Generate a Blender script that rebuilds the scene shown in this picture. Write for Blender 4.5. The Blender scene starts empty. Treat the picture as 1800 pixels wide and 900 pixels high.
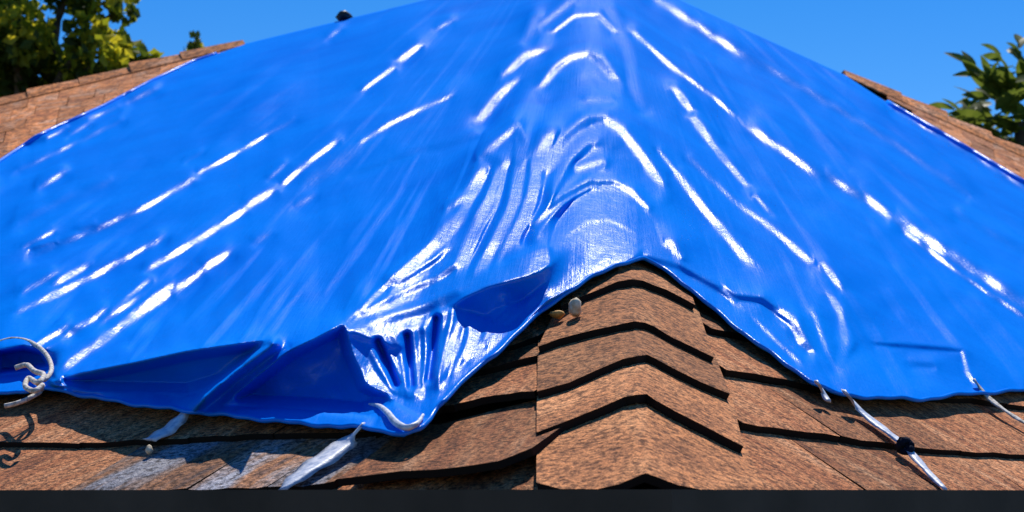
import bpy, bmesh, math, random
import numpy as np
from mathutils import Vector, Matrix
random.seed(7); rng = np.random.default_rng(11)
C = bpy.context.scene.collection
SC = bpy.context.scene

# ---------------------------------------------------------------- camera, sky, sun
W, H, F = 1800.0, 900.0, 3670.0            # photograph pixels, focal length in pixels
HORIZON = 866.0                            # eye level is at the eaves
EYE = 3.0
pitch = math.atan((HORIZON - 450.0) / F)
cam = bpy.data.cameras.new('camera'); camo = bpy.data.objects.new('camera', cam); C.objects.link(camo)
camo.location = (0, 0, EYE); camo.rotation_euler = (math.pi/2 + pitch, 0, 0)
cam.sensor_width = 36; cam.lens = 36 * F / W; cam.clip_start = 0.05; cam.clip_end = 3000
cam.dof.use_dof = True; cam.dof.focus_distance = 3.7; cam.dof.aperture_fstop = 11
SC.camera = camo
SUN_EL, SUN_AZ = math.radians(55), math.radians(12)     # azimuth measured from +Y (away from camera)
S = Vector((math.sin(SUN_AZ)*math.cos(SUN_EL), math.cos(SUN_AZ)*math.cos(SUN_EL), math.sin(SUN_EL)))
wd = bpy.data.worlds.new('World'); SC.world = wd; wd.use_nodes = True
nt = wd.node_tree; bg = nt.nodes['Background']
sky = nt.nodes.new('ShaderNodeTexSky'); sky.sky_type = 'NISHITA'; sky.sun_disc = False
sky.sun_elevation = SUN_EL; sky.sun_rotation = SUN_AZ; sky.altitude = 600
sky.air_density = 1.0; sky.dust_density = 0.0; sky.ozone_density = 6.0
hs = nt.nodes.new('ShaderNodeHueSaturation'); hs.inputs['Hue'].default_value = 0.51; hs.inputs['Value'].default_value = 1.02; hs.inputs['Saturation'].default_value = 1.36
nt.links.new(sky.outputs[0], hs.inputs['Color']); nt.links.new(hs.outputs[0], bg.inputs[0])
bg.inputs[1].default_value = 0.118
sl = bpy.data.lights.new('sun', 'SUN'); sl.energy = 4.6; sl.angle = math.radians(0.5); sl.color = (1, 0.95, 0.87)
so = bpy.data.objects.new('sun', sl); C.objects.link(so); so.location = S*60
so.rotation_euler = S.to_track_quat('Z', 'Y').to_euler()
SC.view_settings.view_transform = 'Standard'; SC.view_settings.look = 'None'
SC.view_settings.exposure = 0.0; SC.view_settings.gamma = 1.0

# ---------------------------------------------------------------- geometry of the roof
cp, sp = math.cos(pitch), math.sin(pitch)
def ray(px, py):                           # ray scaled so that its Y component is 1
    a = np.asarray(px, float) - 900.0; b = 450.0 - np.asarray(py, float)
    y = F*cp - b*sp; z = F*sp + b*cp
    return a/y, z/y
def at(px, py, Y):
    rx, rz = ray(px, py); return Vector((float(rx)*Y, Y, EYE + float(rz)*Y))
def pix(p):
    x, y, z = p[0], p[1], p[2]-EYE
    d = y*cp + z*sp; u = z*cp - y*sp
    return 900 + F*x/d, 450 - F*u/d
C0 = at(1130, HORIZON, 2.8)
APEX = at(1039, -72, 9.9)
xl = 1039 - (HORIZON+72)/0.245; xr = 1039 + (HORIZON+72)/0.456
CL = at(xl, HORIZON, 8.6); CR = at(xr, HORIZON, 10.4)
CB = CL + CR - C0
def plane(a, b, c):
    n = (b-a).cross(c-a).normalized()
    if n.z < 0: n = -n
    return n, n.dot(a)
PL = plane(C0, CL, APEX); PR = plane(C0, CR, APEX)
PBL = plane(CL, CB, APEX); PBR = plane(CR, CB, APEX)
def depth(pl, px, py, lift=0.0):
    n, d = pl; rx, rz = ray(px, py)
    den = n.x*rx + n.y + n.z*rz
    return (d + lift - n.z*EYE) / np.minimum(den, -1e-3) if False else (d + lift - n.z*EYE) / den
def onface(pl, px, py, lift=0.0):
    return at(px, py, float(depth(pl, px, py, lift)))
def onroof(px, py, lift=0.0):
    a, b = float(depth(PL, px, py, lift)), float(depth(PR, px, py, lift))
    return at(px, py, max(a, b))
def upslope(pl):
    n = pl[0]; return (Vector((0,0,1)) - n*n.z).normalized()

# ---------------------------------------------------------------- helpers
def setp(o, label=None, cat=None, group=None, kind=None):
    if label: o['label'] = label
    if cat: o['category'] = cat
    if group: o['group'] = group
    if kind: o['kind'] = kind
    return o
def empty(name, loc, label, cat, group=None):
    o = bpy.data.objects.new(name, None); C.objects.link(o); o.location = loc
    o.empty_display_size = 0.1
    return setp(o, label, cat, group)
def mesh(name, verts, faces, mat, parent=None, smooth=False):
    m = bpy.data.meshes.new(name)
    m.from_pydata([tuple(v) for v in verts], [], faces)
    m.validate(); m.update()
    if smooth: m.polygons.foreach_set('use_smooth', [True]*len(m.polygons))
    for k in (mat if isinstance(mat, (list, tuple)) else [mat]): m.materials.append(k)
    o = bpy.data.objects.new(name, m); C.objects.link(o)
    if parent is not None:
        o.parent = parent
        o.matrix_parent_inverse = parent_matrix(parent).inverted()
    return o
def parent_matrix(o):
    m = Matrix.LocRotScale(o.location, o.rotation_euler, o.scale)
    if o.parent: m = parent_matrix(o.parent) @ o.matrix_parent_inverse @ m
    return m
def add_tube(vs, fs, pts, rad, n=8, cap=True):
    pts = [Vector(p) for p in pts]; base = len(vs)
    rads = rad if isinstance(rad, (list, tuple)) else [rad]*len(pts)
    up = Vector((0.13, 0.2, 0.97))
    for i, p in enumerate(pts):
        t = (pts[min(i+1, len(pts)-1)] - pts[max(i-1, 0)]).normalized()
        a = t.cross(up)
        if a.length < 1e-3: a = t.cross(Vector((1,0,0)))
        a.normalize(); b = t.cross(a)
        for k in range(n):
            q = 2*math.pi*k/n
            vs.append(p + (a*math.cos(q) + b*math.sin(q))*rads[i])
    for i in range(len(pts)-1):
        for k in range(n):
            fs.append((base+i*n+k, base+i*n+(k+1)%n, base+(i+1)*n+(k+1)%n, base+(i+1)*n+k))
    if cap:
        fs.append(tuple(base+k for k in range(n))[::-1]); fs.append(tuple(base+(len(pts)-1)*n+k for k in range(n)))
def smooth_path(pts, n=6):
    pts = [Vector(p) for p in pts]; out = []
    for i in range(len(pts)-1):
        p0, p1, p2, p3 = pts[max(i-1,0)], pts[i], pts[i+1], pts[min(i+2, len(pts)-1)]
        for k in range(n):
            t = k/n
            out.append(0.5*((2*p1) + (p2-p0)*t + (2*p0-5*p1+4*p2-p3)*t*t + (3*p1-p0-3*p2+p3)*t**3))
    out.append(pts[-1]); return out
def add_box(vs, fs, lo, hi):
    b = len(vs)
    for z in (lo[2], hi[2]):
        for x, y in ((lo[0],lo[1]),(hi[0],lo[1]),(hi[0],hi[1]),(lo[0],hi[1])): vs.append((x,y,z))
    for f in ((3,2,1,0),(4,5,6,7),(0,1,5,4),(1,2,6,5),(2,3,7,6),(3,0,4,7)): fs.append(tuple(b+i for i in f))

# ---------------------------------------------------------------- materials
def mat(name, base, rough=0.6, spec=0.4):
    m = bpy.data.materials.new(name); m.use_nodes = True
    b = m.node_tree.nodes['Principled BSDF']
    b.inputs['Base Color'].default_value = (*base, 1); b.inputs['Roughness'].default_value = rough
    b.inputs['Specular IOR Level'].default_value = spec
    return m, m.node_tree, b
def N(nt, typ, **kw):
    n = nt.nodes.new(typ)
    for k, v in kw.items():
        if k in n.inputs: n.inputs[k].default_value = v
        else: setattr(n, k, v)
    return n
def ramp(nt, stops):
    r = nt.nodes.new('ShaderNodeValToRGB'); e = r.color_ramp.elements
    while len(e) < len(stops): e.new(0.5)
    for k, (p, c) in enumerate(stops): e[k].position = p; e[k].color = (*c, 1)
    return r
def bump(nt, b, src, strength, dist):
    bp = N(nt, 'ShaderNodeBump', Strength=strength, Distance=dist)
    nt.links.new(src, bp.inputs['Height']); nt.links.new(bp.outputs[0], b.inputs['Normal'])
    return bp

M_tarp, t_, b_ = mat('tarp_blue', (0.0, 0.18, 0.95), 0.36, 0.3)
geo = N(t_, 'ShaderNodeTexCoord')
nz = N(t_, 'ShaderNodeTexNoise', Scale=2.2, Detail=5.0, Roughness=0.6); t_.links.new(geo.outputs['Object'], nz.inputs['Vector'])
rp = ramp(t_, [(0.3, (0.0, 0.18, 0.80)), (0.7, (0.0, 0.24, 0.92))]); t_.links.new(nz.outputs[0], rp.inputs[0])
t_.links.new(rp.outputs[0], b_.inputs['Base Color'])
n2 = N(t_, 'ShaderNodeTexNoise', Scale=45.0, Detail=4.0, Roughness=0.65); t_.links.new(geo.outputs['Object'], n2.inputs['Vector'])
mpw = N(t_, 'ShaderNodeMapping'); mpw.inputs['Scale'].default_value = (120, 6, 1); t_.links.new(geo.outputs['UV'], mpw.inputs['Vector'])
n3 = N(t_, 'ShaderNodeTexNoise', Scale=1.0, Detail=5.0, Roughness=0.7); t_.links.new(mpw.outputs[0], n3.inputs['Vector'])
n23 = N(t_, 'ShaderNodeMath', operation='ADD'); t_.links.new(n2.outputs[0], n23.inputs[0]); t_.links.new(n3.outputs[0], n23.inputs[1])
bpn = bump(t_, b_, n23.outputs[0], 0.28, 0.005)
df = N(t_, 'ShaderNodeBsdfDiffuse'); gl = N(t_, 'ShaderNodeBsdfGlossy', Roughness=0.26); mxs = N(t_, 'ShaderNodeMixShader'); mxs.inputs[0].default_value = 0.042
gl.inputs['Color'].default_value = (1, 1, 1, 1)
t_.links.new(rp.outputs[0], df.inputs['Color']); t_.links.new(bpn.outputs[0], df.inputs['Normal']); t_.links.new(bpn.outputs[0], gl.inputs['Normal'])
t_.links.new(df.outputs[0], mxs.inputs[1]); t_.links.new(gl.outputs[0], mxs.inputs[2]); t_.links.new(mxs.outputs[0], t_.nodes['Material Output'].inputs['Surface'])

def shingle_mat(name, cols, streak, fine, relief=0.8):
    m, t, b = mat(name, (0.3, 0.18, 0.1), 0.9, 0.2)
    tc = N(t, 'ShaderNodeTexCoord'); oi = N(t, 'ShaderNodeObjectInfo')
    mp = N(t, 'ShaderNodeMapping'); mp.inputs['Scale'].default_value = streak
    t.links.new(tc.outputs['UV'], mp.inputs['Vector'])
    addv = N(t, 'ShaderNodeVectorMath', operation='ADD'); cv = N(t, 'ShaderNodeCombineXYZ')
    ml = N(t, 'ShaderNodeMath', operation='MULTIPLY'); ml.inputs[1].default_value = 37.0
    t.links.new(oi.outputs['Random'], ml.inputs[0])
    t.links.new(ml.outputs[0], cv.inputs[0]); t.links.new(ml.outputs[0], cv.inputs[2])
    t.links.new(mp.outputs[0], addv.inputs[0]); t.links.new(cv.outputs[0], addv.inputs[1])
    n1 = N(t, 'ShaderNodeTexNoise', Scale=1.0, Detail=6.0, Roughness=0.62); t.links.new(addv.outputs[0], n1.inputs['Vector'])
    r1 = ramp(t, cols); t.links.new(n1.outputs[0], r1.inputs[0])
    n2 = N(t, 'ShaderNodeTexNoise', Scale=fine, Detail=3.0, Roughness=0.7); t.links.new(tc.outputs['Object'], n2.inputs['Vector'])
    r2 = ramp(t, [(0.38, (0.30, 0.27, 0.25)), (0.5, (0.95, 0.95, 0.95)), (0.62, (1.5, 1.45, 1.36))]); t.links.new(n2.outputs[0], r2.inputs[0])
    mx = N(t, 'ShaderNodeMix', data_type='RGBA', blend_type='MULTIPLY'); mx.inputs[0].default_value = 1.0
    t.links.new(r1.outputs[0], mx.inputs[6]); t.links.new(r2.outputs[0], mx.inputs[7])
    n5 = N(t, 'ShaderNodeTexNoise', Scale=330.0, Detail=2.0, Roughness=0.6); t.links.new(tc.outputs['Object'], n5.inputs['Vector'])
    r5 = ramp(t, [(0.38, (0.55, 0.52, 0.5)), (0.52, (1, 1, 1)), (0.66, (1.45, 1.42, 1.38))]); t.links.new(n5.outputs[0], r5.inputs[0])
    mx5 = N(t, 'ShaderNodeMix', data_type='RGBA', blend_type='MULTIPLY'); mx5.inputs[0].default_value = 0.8
    t.links.new(mx.outputs[2], mx5.inputs[6]); t.links.new(r5.outputs[0], mx5.inputs[7]); mx = mx5
    hv = N(t, 'ShaderNodeHueSaturation'); mr = N(t, 'ShaderNodeMapRange'); mr.inputs[3].default_value = 0.66; mr.inputs[4].default_value = 1.2
    t.links.new(oi.outputs['Random'], mr.inputs[0]); t.links.new(mr.outputs[0], hv.inputs['Value']); t.links.new(mx.outputs[2], hv.inputs['Color'])
    t.links.new(hv.outputs[0], b.inputs['Base Color'])
    ad = N(t, 'ShaderNodeMath', operation='ADD'); t.links.new(n2.outputs[0], ad.inputs[0]); t.links.new(n1.outputs[0], ad.inputs[1])
    bump(t, b, ad.outputs[0], relief, 0.006)
    return m
M_cap = shingle_mat('cap_shingle', [(0.3, (0.34, 0.130, 0.050)), (0.5, (0.51, 0.205, 0.078)), (0.7, (0.63, 0.285, 0.12))], (9, 9, 9), 90)
M_sh = shingle_mat('weathered_shingle', [(0.28, (0.17, 0.060, 0.030)), (0.42, (0.41, 0.145, 0.055)), (0.55, (0.53, 0.22, 0.09)), (0.72, (0.68, 0.36, 0.19))], (30, 4, 9), 110)
M_shg = shingle_mat('grey_streaked_shingle', [(0.30, (0.12, 0.08, 0.075)), (0.40, (0.38, 0.17, 0.075)), (0.48, (0.33, 0.24, 0.20)), (0.56, (0.30, 0.31, 0.36)), (0.68, (0.52, 0.50, 0.50))], (14, 2.2, 9), 95)
M_shf = shingle_mat('terracotta_shingle', [(0.3, (0.36, 0.11, 0.04)), (0.5, (0.66, 0.235, 0.065)), (0.7, (0.70, 0.40, 0.25))], (12, 5, 9), 40, 0.15)
M_edge, t_, b_ = mat('edge_shade', (0.022, 0.015, 0.011), 0.95, 0.1)  # near-black colour on slab edges and undersides, painted in to deepen their shade
M_deck, t_, b_ = mat('roofing_felt', (0.06, 0.04, 0.03), 0.95, 0.03)
M_gut, t_, b_ = mat('charcoal_metal', (0.02, 0.017, 0.015), 0.75, 0.1)
tc = N(t_, 'ShaderNodeTexCoord'); nz = N(t_, 'ShaderNodeTexNoise', Scale=6.0, Detail=6.0); t_.links.new(tc.outputs['Object'], nz.inputs['Vector'])
rp = ramp(t_, [(0.3, (0.085, 0.052, 0.037)), (0.7, (0.14, 0.085, 0.062))]); t_.links.new(nz.outputs[0], rp.inputs[0]); t_.links.new(rp.outputs[0], b_.inputs['Base Color'])
M_wall, t_, b_ = mat('stucco', (0.55, 0.5, 0.42), 0.9)
tc = N(t_, 'ShaderNodeTexCoord'); nz = N(t_, 'ShaderNodeTexNoise', Scale=60.0, Detail=4.0); t_.links.new(tc.outputs['Object'], nz.inputs['Vector']); bump(t_, b_, nz.outputs[0], 0.4, 0.01)
M_strap, t_, b_ = mat('strap_webbing', (0.62, 0.68, 0.78), 0.45)
tc = N(t_, 'ShaderNodeTexCoord'); nz = N(t_, 'ShaderNodeTexNoise', Scale=70.0, Detail=4.0); t_.links.new(tc.outputs['Object'], nz.inputs['Vector'])
rp = ramp(t_, [(0.35, (0.36, 0.44, 0.58)), (0.6, (0.78, 0.80, 0.84))]); t_.links.new(nz.outputs[0], rp.inputs[0]); t_.links.new(rp.outputs[0], b_.inputs['Base Color']); bump(t_, b_, nz.outputs[0], 0.5, 0.003)
M_rope, t_, b_ = mat('cream_rope', (0.70, 0.62, 0.50), 0.8)
tc = N(t_, 'ShaderNodeTexCoord'); nz = N(t_, 'ShaderNodeTexNoise', Scale=120.0, Detail=3.0); t_.links.new(tc.outputs['Object'], nz.inputs['Vector'])
rp = ramp(t_, [(0.35, (0.42, 0.36, 0.28)), (0.6, (0.8, 0.74, 0.64))]); t_.links.new(nz.outputs[0], rp.inputs[0]); t_.links.new(rp.outputs[0], b_.inputs['Base Color']); bump(t_, b_, nz.outputs[0], 0.6, 0.004)
M_brass, t_, b_ = mat('pale_metal', (0.75, 0.75, 0.75), 0.35); b_.inputs['Metallic'].default_value = 0.8
M_black, t_, b_ = mat('black_rubber', (0.015, 0.015, 0.015), 0.5)
M_dark, t_, b_ = mat('dark_blue_cord', (0.01, 0.015, 0.03), 0.95, 0.1)
def stone_mat(name, a, c):
    m, t, b = mat(name, a, 0.75)
    tc = N(t, 'ShaderNodeTexCoord'); nz = N(t, 'ShaderNodeTexNoise', Scale=90.0, Detail=4.0); t.links.new(tc.outputs['Object'], nz.inputs['Vector'])
    r = ramp(t, [(0.35, a), (0.65, c)]); t.links.new(nz.outputs[0], r.inputs[0]); t.links.new(r.outputs[0], b.inputs['Base Color']); bump(t, b, nz.outputs[0], 0.5, 0.003)
    return m
M_stone = stone_mat('cream_stone', (0.55, 0.40, 0.22), (0.82, 0.72, 0.52))
M_amber = stone_mat('amber_stone', (0.45, 0.20, 0.04), (0.70, 0.40, 0.10))
def leaf_mat(name, a, c, trans):
    m, t, b = mat(name, a, 0.5, 0.35)
    tc = N(t, 'ShaderNodeTexCoord'); nz = N(t, 'ShaderNodeTexNoise', Scale=3.0, Detail=4.0); t.links.new(tc.outputs['Object'], nz.inputs['Vector'])
    r = ramp(t, [(0.35, a), (0.65, c)]); t.links.new(nz.outputs[0], r.inputs[0]); t.links.new(r.outputs[0], b.inputs['Base Color'])
    tr = N(t, 'ShaderNodeBsdfTranslucent'); t.links.new(r.outputs[0], tr.inputs['Color'])
    mx = N(t, 'ShaderNodeMixShader'); mx.inputs[0].default_value = trans
    t.links.new(b.outputs[0], mx.inputs[1]); t.links.new(tr.outputs[0], mx.inputs[2])
    t.links.new(mx.outputs[0], t.nodes['Material Output'].inputs['Surface'])
    return m
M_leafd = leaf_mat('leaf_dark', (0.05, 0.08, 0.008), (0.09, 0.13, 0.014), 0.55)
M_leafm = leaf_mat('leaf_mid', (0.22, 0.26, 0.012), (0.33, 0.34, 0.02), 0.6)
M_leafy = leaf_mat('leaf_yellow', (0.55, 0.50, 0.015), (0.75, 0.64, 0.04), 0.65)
M_leafp = leaf_mat('leaf_broad', (0.09, 0.13, 0.015), (0.18, 0.22, 0.03), 0.6)
M_bark, t_, b_ = mat('bark', (0.11, 0.075, 0.045), 0.9)
tc = N(t_, 'ShaderNodeTexCoord'); nz = N(t_, 'ShaderNodeTexNoise', Scale=14.0, Detail=6.0); t_.links.new(tc.outputs['Object'], nz.inputs['Vector'])
rp = ramp(t_, [(0.3, (0.05, 0.035, 0.02)), (0.7, (0.18, 0.13, 0.08))]); t_.links.new(nz.outputs[0], rp.inputs[0]); t_.links.new(rp.outputs[0], b_.inputs['Base Color']); bump(t_, b_, nz.outputs[0], 0.7, 0.03)
M_grass, t_, b_ = mat('lawn', (0.05, 0.08, 0.02), 0.95)
tc = N(t_, 'ShaderNodeTexCoord'); nz = N(t_, 'ShaderNodeTexNoise', Scale=1.5, Detail=8.0); t_.links.new(tc.outputs['Object'], nz.inputs['Vector'])
rp = ramp(t_, [(0.3, (0.03, 0.05, 0.012)), (0.7, (0.09, 0.11, 0.035))]); t_.links.new(nz.outputs[0], rp.inputs[0]); t_.links.new(rp.outputs[0], b_.inputs['Base Color'])

# ---------------------------------------------------------------- ground
g = mesh('ground', [(-900,-300,0),(900,-300,0),(900,1500,0),(-900,1500,0)], [(0,1,2,3)], M_grass); setp(g, kind='structure')

# ---------------------------------------------------------------- house: walls, roof, gutter
house = empty('house', (C0.x, C0.y+6, 0), 'house with brown shingled hip roof partly covered by the blue tarp', 'house')
plan = [C0, CR, CB, CL]; cen = (C0+CR+CB+CL)/4
def inset(d):
    out = []
    for i in range(4):
        a, p, b = plan[i-1], plan[i], plan[(i+1)%4]
        u = (a-p).normalized(); v = (b-p).normalized()
        s = abs(u.x*v.y-u.y*v.x)
        out.append(p + (u+v)*(d/s))
    return out
ins = inset(0.45); ins2 = inset(0.6)
for i in range(4):
    a, b = ins[i], ins[(i+1)%4]; a2, b2 = ins2[i], ins2[(i+1)%4]
    z1 = EYE - 0.16
    vs = [(p.x, p.y, z) for z in (0, z1) for p in (a, b, b2, a2)]
    mesh('wall', vs, [(3,2,1,0),(4,5,6,7),(0,1,5,4),(1,2,6,5),(2,3,7,6),(3,0,4,7)], M_wall, house)
dz = Vector((0,0,0.016))
rv = [p - dz for p in plan] + [APEX - dz] + [Vector((p.x, p.y, EYE-0.10)) for p in plan]
roof = mesh('roof', rv, [(0,1,4),(1,2,4),(2,3,4),(3,0,4),(8,7,6,5),(0,5,6,1),(1,6,7,2),(2,7,8,3),(3,8,5,0)], M_deck, house)
# gutters along the two front eaves, mitred at the corner
def gutter(A, B, side, label):
    d = (B-A).normalized(); out = Vector((d.y, -d.x, 0))*side
    prof = [(0.012,-0.004),(0.012,-0.11),(0.075,-0.118),(0.098,-0.075),(0.112,-0.05),(0.116,0.004),(0.122,0.004),(0.122,-0.053),(0.105,-0.082),(0.08,-0.126),(0.006,-0.118),(0.006,-0.004)]
    vs, fs = [], []
    half = math.tan(0.5*(math.pi - (CL-C0).angle(CR-C0)))
    for q, P in enumerate((A, B)):
        for (o, z) in prof:
            ext = -d*(o*half) if q == 0 else d*0.12
            vs.append(P + out*o + ext + Vector((0,0,z)))
    n = len(prof)
    for k in range(n): fs.append((k, (k+1)%n, n+(k+1)%n, n+k))
    fs.append(tuple(range(n))[::-1]); fs.append(tuple(range(n, 2*n)))
    return mesh('gutter', vs, fs, M_gut, house)
gutter(C0, CL, -1, ''); gutter(C0, CR, 1, '')

# ---- shingles ---------------------------------------------------------------
def interp(pts):
    xs = [p[0] for p in pts]; ys = [p[1] for p in pts]
    return lambda x: float(np.interp(x, xs, ys))
def skew(pl, px, py):                      # pixels across per pixel up, following the upslope direction
    p = onface(pl, px, py); a = pix(p); b = pix(p + upslope(pl)*0.02)
    return (b[0]-a[0]) / max(a[1]-b[1], 1e-6)
def slab(name, grid_top, normals, thick, m, parent, uvs, edge=None):
    nu = len(grid_top[0]); nv = len(grid_top); vs = []; fs = []; uv = []
    for r in range(nv):
        for c in range(nu): vs.append(grid_top[r][c])
    ntop = (nu-1)*(nv-1)
    for r in range(nv):
        for c in range(nu): vs.append(grid_top[r][c] - normals[r][c]*thick)
    o = nu*nv; I = lambda r, c: r*nu+c
    for r in range(nv-1):
        for c in range(nu-1):
            fs.append((I(r,c), I(r,c+1), I(r+1,c+1), I(r+1,c)))
    for c in range(nu-1): fs.append((o+I(0,c), o+I(0,c+1), I(0,c+1), I(0,c)))
    for r in range(nv-1):
        fs.append((I(r,0), I(r+1,0), o+I(r+1,0), o+I(r,0)))
        fs.append((o+I(r,nu-1), o+I(r+1,nu-1), I(r+1,nu-1), I(r,nu-1)))
    fs.append(tuple(o+I(0,c) for c in range(nu))[::-1] + tuple(o+I(nv-1,c) for c in range(nu)))
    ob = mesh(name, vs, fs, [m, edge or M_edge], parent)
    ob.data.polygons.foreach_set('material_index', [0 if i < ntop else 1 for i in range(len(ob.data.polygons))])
    me = ob.data; ul = me.uv_layers.new(name='UVMap')
    fl = [uvs[(i % o)//nu][(i % o) % nu] for i in range(2*o)]
    for lp in me.loops: ul.data[lp.index].uv = fl[lp.vertex_index]
    return ob
def shingle(pl, xa, xb, low, up, m, lift=0.022, thick=0.012, curl=0.0, jit=1.6, over=14, nu=7, edge=None, sk=None):
    n = pl[0]; xm = (xa+xb)/2; sk = skew(pl, xm, low(xm)) if sk is None else sk
    rows = []; nr = []; uvs = []
    jl = [random.uniform(-jit, jit) for _ in range(nu)]
    off = random.uniform(0, 50); w0 = None
    for k, v in enumerate((0, 0.12, 0.55, 1.0)):
        row = []; un = []
        for c in range(nu):
            u = c/(nu-1); x0 = xa + (xb-xa)*u
            yl = low(x0) + jl[c]; yu = up(x0) - over
            y = yl + (yu-yl)*v; x = x0 + sk*(yl-y)
            cu = curl*(max(0, 1-v*1.6)**2)*(0.4+0.6*u)
            L = 0.007 + (lift-0.007)*(1-v) + cu
            if k == 0: L -= 0.002
            row.append(onface(pl, x, y, L))
        rows.append(row); nr.append([n]*nu)
    p0 = rows[0][0]; ud = (rows[0][-1]-p0); wid = ud.length; ud = ud.normalized()
    vd = upslope(pl)
    for row in rows: uvs.append([((p-p0).dot(ud)+off, (p-p0).dot(vd)) for p in row])
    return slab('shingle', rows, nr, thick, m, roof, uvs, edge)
# left face: butt lines traced as (x, y) of the lit edge
L0 = interp([(-200,864),(40,862),(270,861),(480,857),(560,853),(600,843),(700,828),(800,820),(870,810),(938,788)])
L0b = interp([(-200,868),(560,868),(940,866)])
L1 = interp([(-200,782),(40,778),(170,778),(270,772),(450,764),(600,762),(660,758),(770,716),(850,700),(938,686)])
L2 = interp([(-200,690),(300,684),(600,676),(800,660),(850,650),(900,634),(942,624)])
L3 = interp([(-200,630),(600,630),(850,618),(900,606),(944,590)])
L4 = interp([(-200,570),(600,570),(850,562),(900,556),(944,545)])
L5 = interp([(-200,520),(600,520),(850,515),(946,500)])
def row(pl, cuts, low, up, mats, **kw):
    for i in range(len(cuts)-1):
        k = dict(kw); ex = mats[i % len(mats)]
        shingle(pl, cuts[i]+1.2, cuts[i+1]-1.2, low, up, ex, **k)
row(PL, [-200,-20,180,395,560,760,946], L0b, lambda x: L0(x)-6, [M_sh], lift=0.008, thick=0.008, jit=1)
row(PL, [-260,-70,120,330,470,588], L0, L1, [M_sh, M_sh, M_shg, M_shg, M_shg], jit=2.2)
row(PL, [592,936], L0, L1, [M_sh], jit=3.5, lift=0.036, curl=0.006)
row(PL, [-240,-60,140,330,480,655], L1, L2, [M_sh], jit=1.8)
row(PL, [657,800,940], L1, L2, [M_sh], jit=2.5, lift=0.031)
row(PL, [560,700,830,944], L2, L3, [M_sh]); row(PL, [600,760,860,947], L3, L4, [M_sh]); row(PL, [640,800,950], L4, L5, [M_sh])
# right face
R0 = interp([(1200,866),(2100,864)])
R1 = interp([(1290,741),(1400,757),(1480,768),(1570,781),(1650,790),(1800,800),(2100,815)])
R2 = interp([(1240,646),(1300,653),(1365,662),(1435,678),(1500,690),(1700,700),(1800,712),(2100,735)])
R3 = interp([(1220,570),(1300,588),(1400,605),(1500,618),(1800,640),(2100,660)])
R4 = interp([(1200,520),(1300,538),(1500,560),(1800,585),(2100,600)])
R5 = interp([(1180,470),(1300,490),(1500,510),(1800,530),(2100,545)])
row(PR, [1345,1528,1660,1806,1980], R0, R1, [M_sh], jit=2)
row(PR, [1304,1478,1690,1860,2040], R1, R2, [M_sh], jit=2)
row(PR, [1276,1436,1590,1770,1930,2080], R2, R3, [M_sh], jit=2)
row(PR, [1250,1380,1520,1680], R3, R4, [M_sh]); row(PR, [1220,1350,1490], R4, R5, [M_sh])
# hip caps: saddle pieces folded over the hip
caps = [
 [(943,850),(985,859),(1050,861),(1088,853),(1118,840),(1135,834),(1152,839),(1190,853),(1240,863),(1348,865)],
 [(943,760),(1000,740),(1060,715),(1098,700),(1120,695),(1137,695),(1152,702),(1190,724),(1245,754),(1307,785)],
 [(944,690),(1000,671),(1055,648),(1095,631),(1120,624),(1138,624),(1152,630),(1185,647),(1232,669),(1283,693)],
 [(946,608),(985,594),(1040,581),(1085,572),(1114,567),(1134,569),(1150,576),(1180,591),(1215,610),(1255,630)],
 [(985,536),(1020,520),(1055,507),(1085,496),(1110,492),(1130,494),(1146,500),(1172,511),(1198,523),(1222,537)],
 [(1000,484),(1035,466),(1065,454),(1090,446),(1108,443),(1125,445),(1140,450),(1160,460),(1180,470),(1200,482)]]
last = [(1010,430),(1040,418),(1065,408),(1088,402),(1105,399),(1120,401),(1134,405),(1150,412),(1168,420),(1186,430)]
for ci, pts in enumerate(caps):
    nxt = caps[ci+1] if ci+1 < len(caps) else last
    rows = []; nr = []; uvs = []; off = random.uniform(0, 20)
    jl = [random.uniform(-2.6, 2.6) for _ in pts]
    nh = (PL[0]+PR[0]).normalized()
    for v in (0, 0.1, 0.5, 1.0):
        r = []; nn = []
        for c in range(len(pts)):
            x = pts[c][0] + (nxt[c][0]-pts[c][0])*v
            yu = nxt[c][1] - 10
            y = pts[c][1] + jl[c] + (yu-pts[c][1]-jl[c])*v
            L = 0.016 + 0.020*(1-v) - (0.002 if v == 0 else 0)
            r.append(onroof(x, y, L)); w = c/(len(pts)-1)
            nn.append(PL[0] if c < 4 else PR[0] if c > 6 else nh)
        rows.append(r); nr.append(nn)
        uvs.append([(c*0.035+off, v*0.2) for c in range(len(pts))])
    slab('hip_cap', rows, nr, 0.013, M_cap, roof, uvs)
# caps and far shingles along the left and right hips that stick out beyond the tarp
def hip_caps(A, B, pf, pb, s0, s1, step, m, wid=0.17):
    d = (B-A).normalized(); Lh = (B-A).length
    def cross(pl):
        n = pl[0]; c = n.cross(d).normalized()
        return c if c.z < 0 else -c
    cf, cb = cross(pf), cross(pb); nm = (pf[0]+pb[0]).normalized()
    s = s0
    while s < s1:
        e = s + step*1.25; rows = []; nr = []; uvs = []
        j = random.uniform(-0.012, 0.014)
        for q, v in ((e, 0.0), (s+(e-s)*0.5, 0.5), (s, 1.0)):
            P = A + d*q; lift = 0.02 + (0.022+j)*(1-v)
            r = [P + cf*wid*0.95 + pf[0]*0.012, P + cf*wid*0.5 + pf[0]*lift*.8, P + cf*0.03 + nm*(lift+0.004), P + cb*0.03 + nm*(lift+0.004), P + cb*wid*0.5 + pb[0]*lift, P + cb*wid + pb[0]*lift]
            rows.append(r); nr.append([pf[0], pf[0], nm, nm, pb[0], pb[0]])
            uvs.append([(k*0.06+s, v*0.2) for k in range(6)])
        slab('hip_cap', rows, nr, 0.008, m, roof, uvs, m)
        s += step
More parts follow.
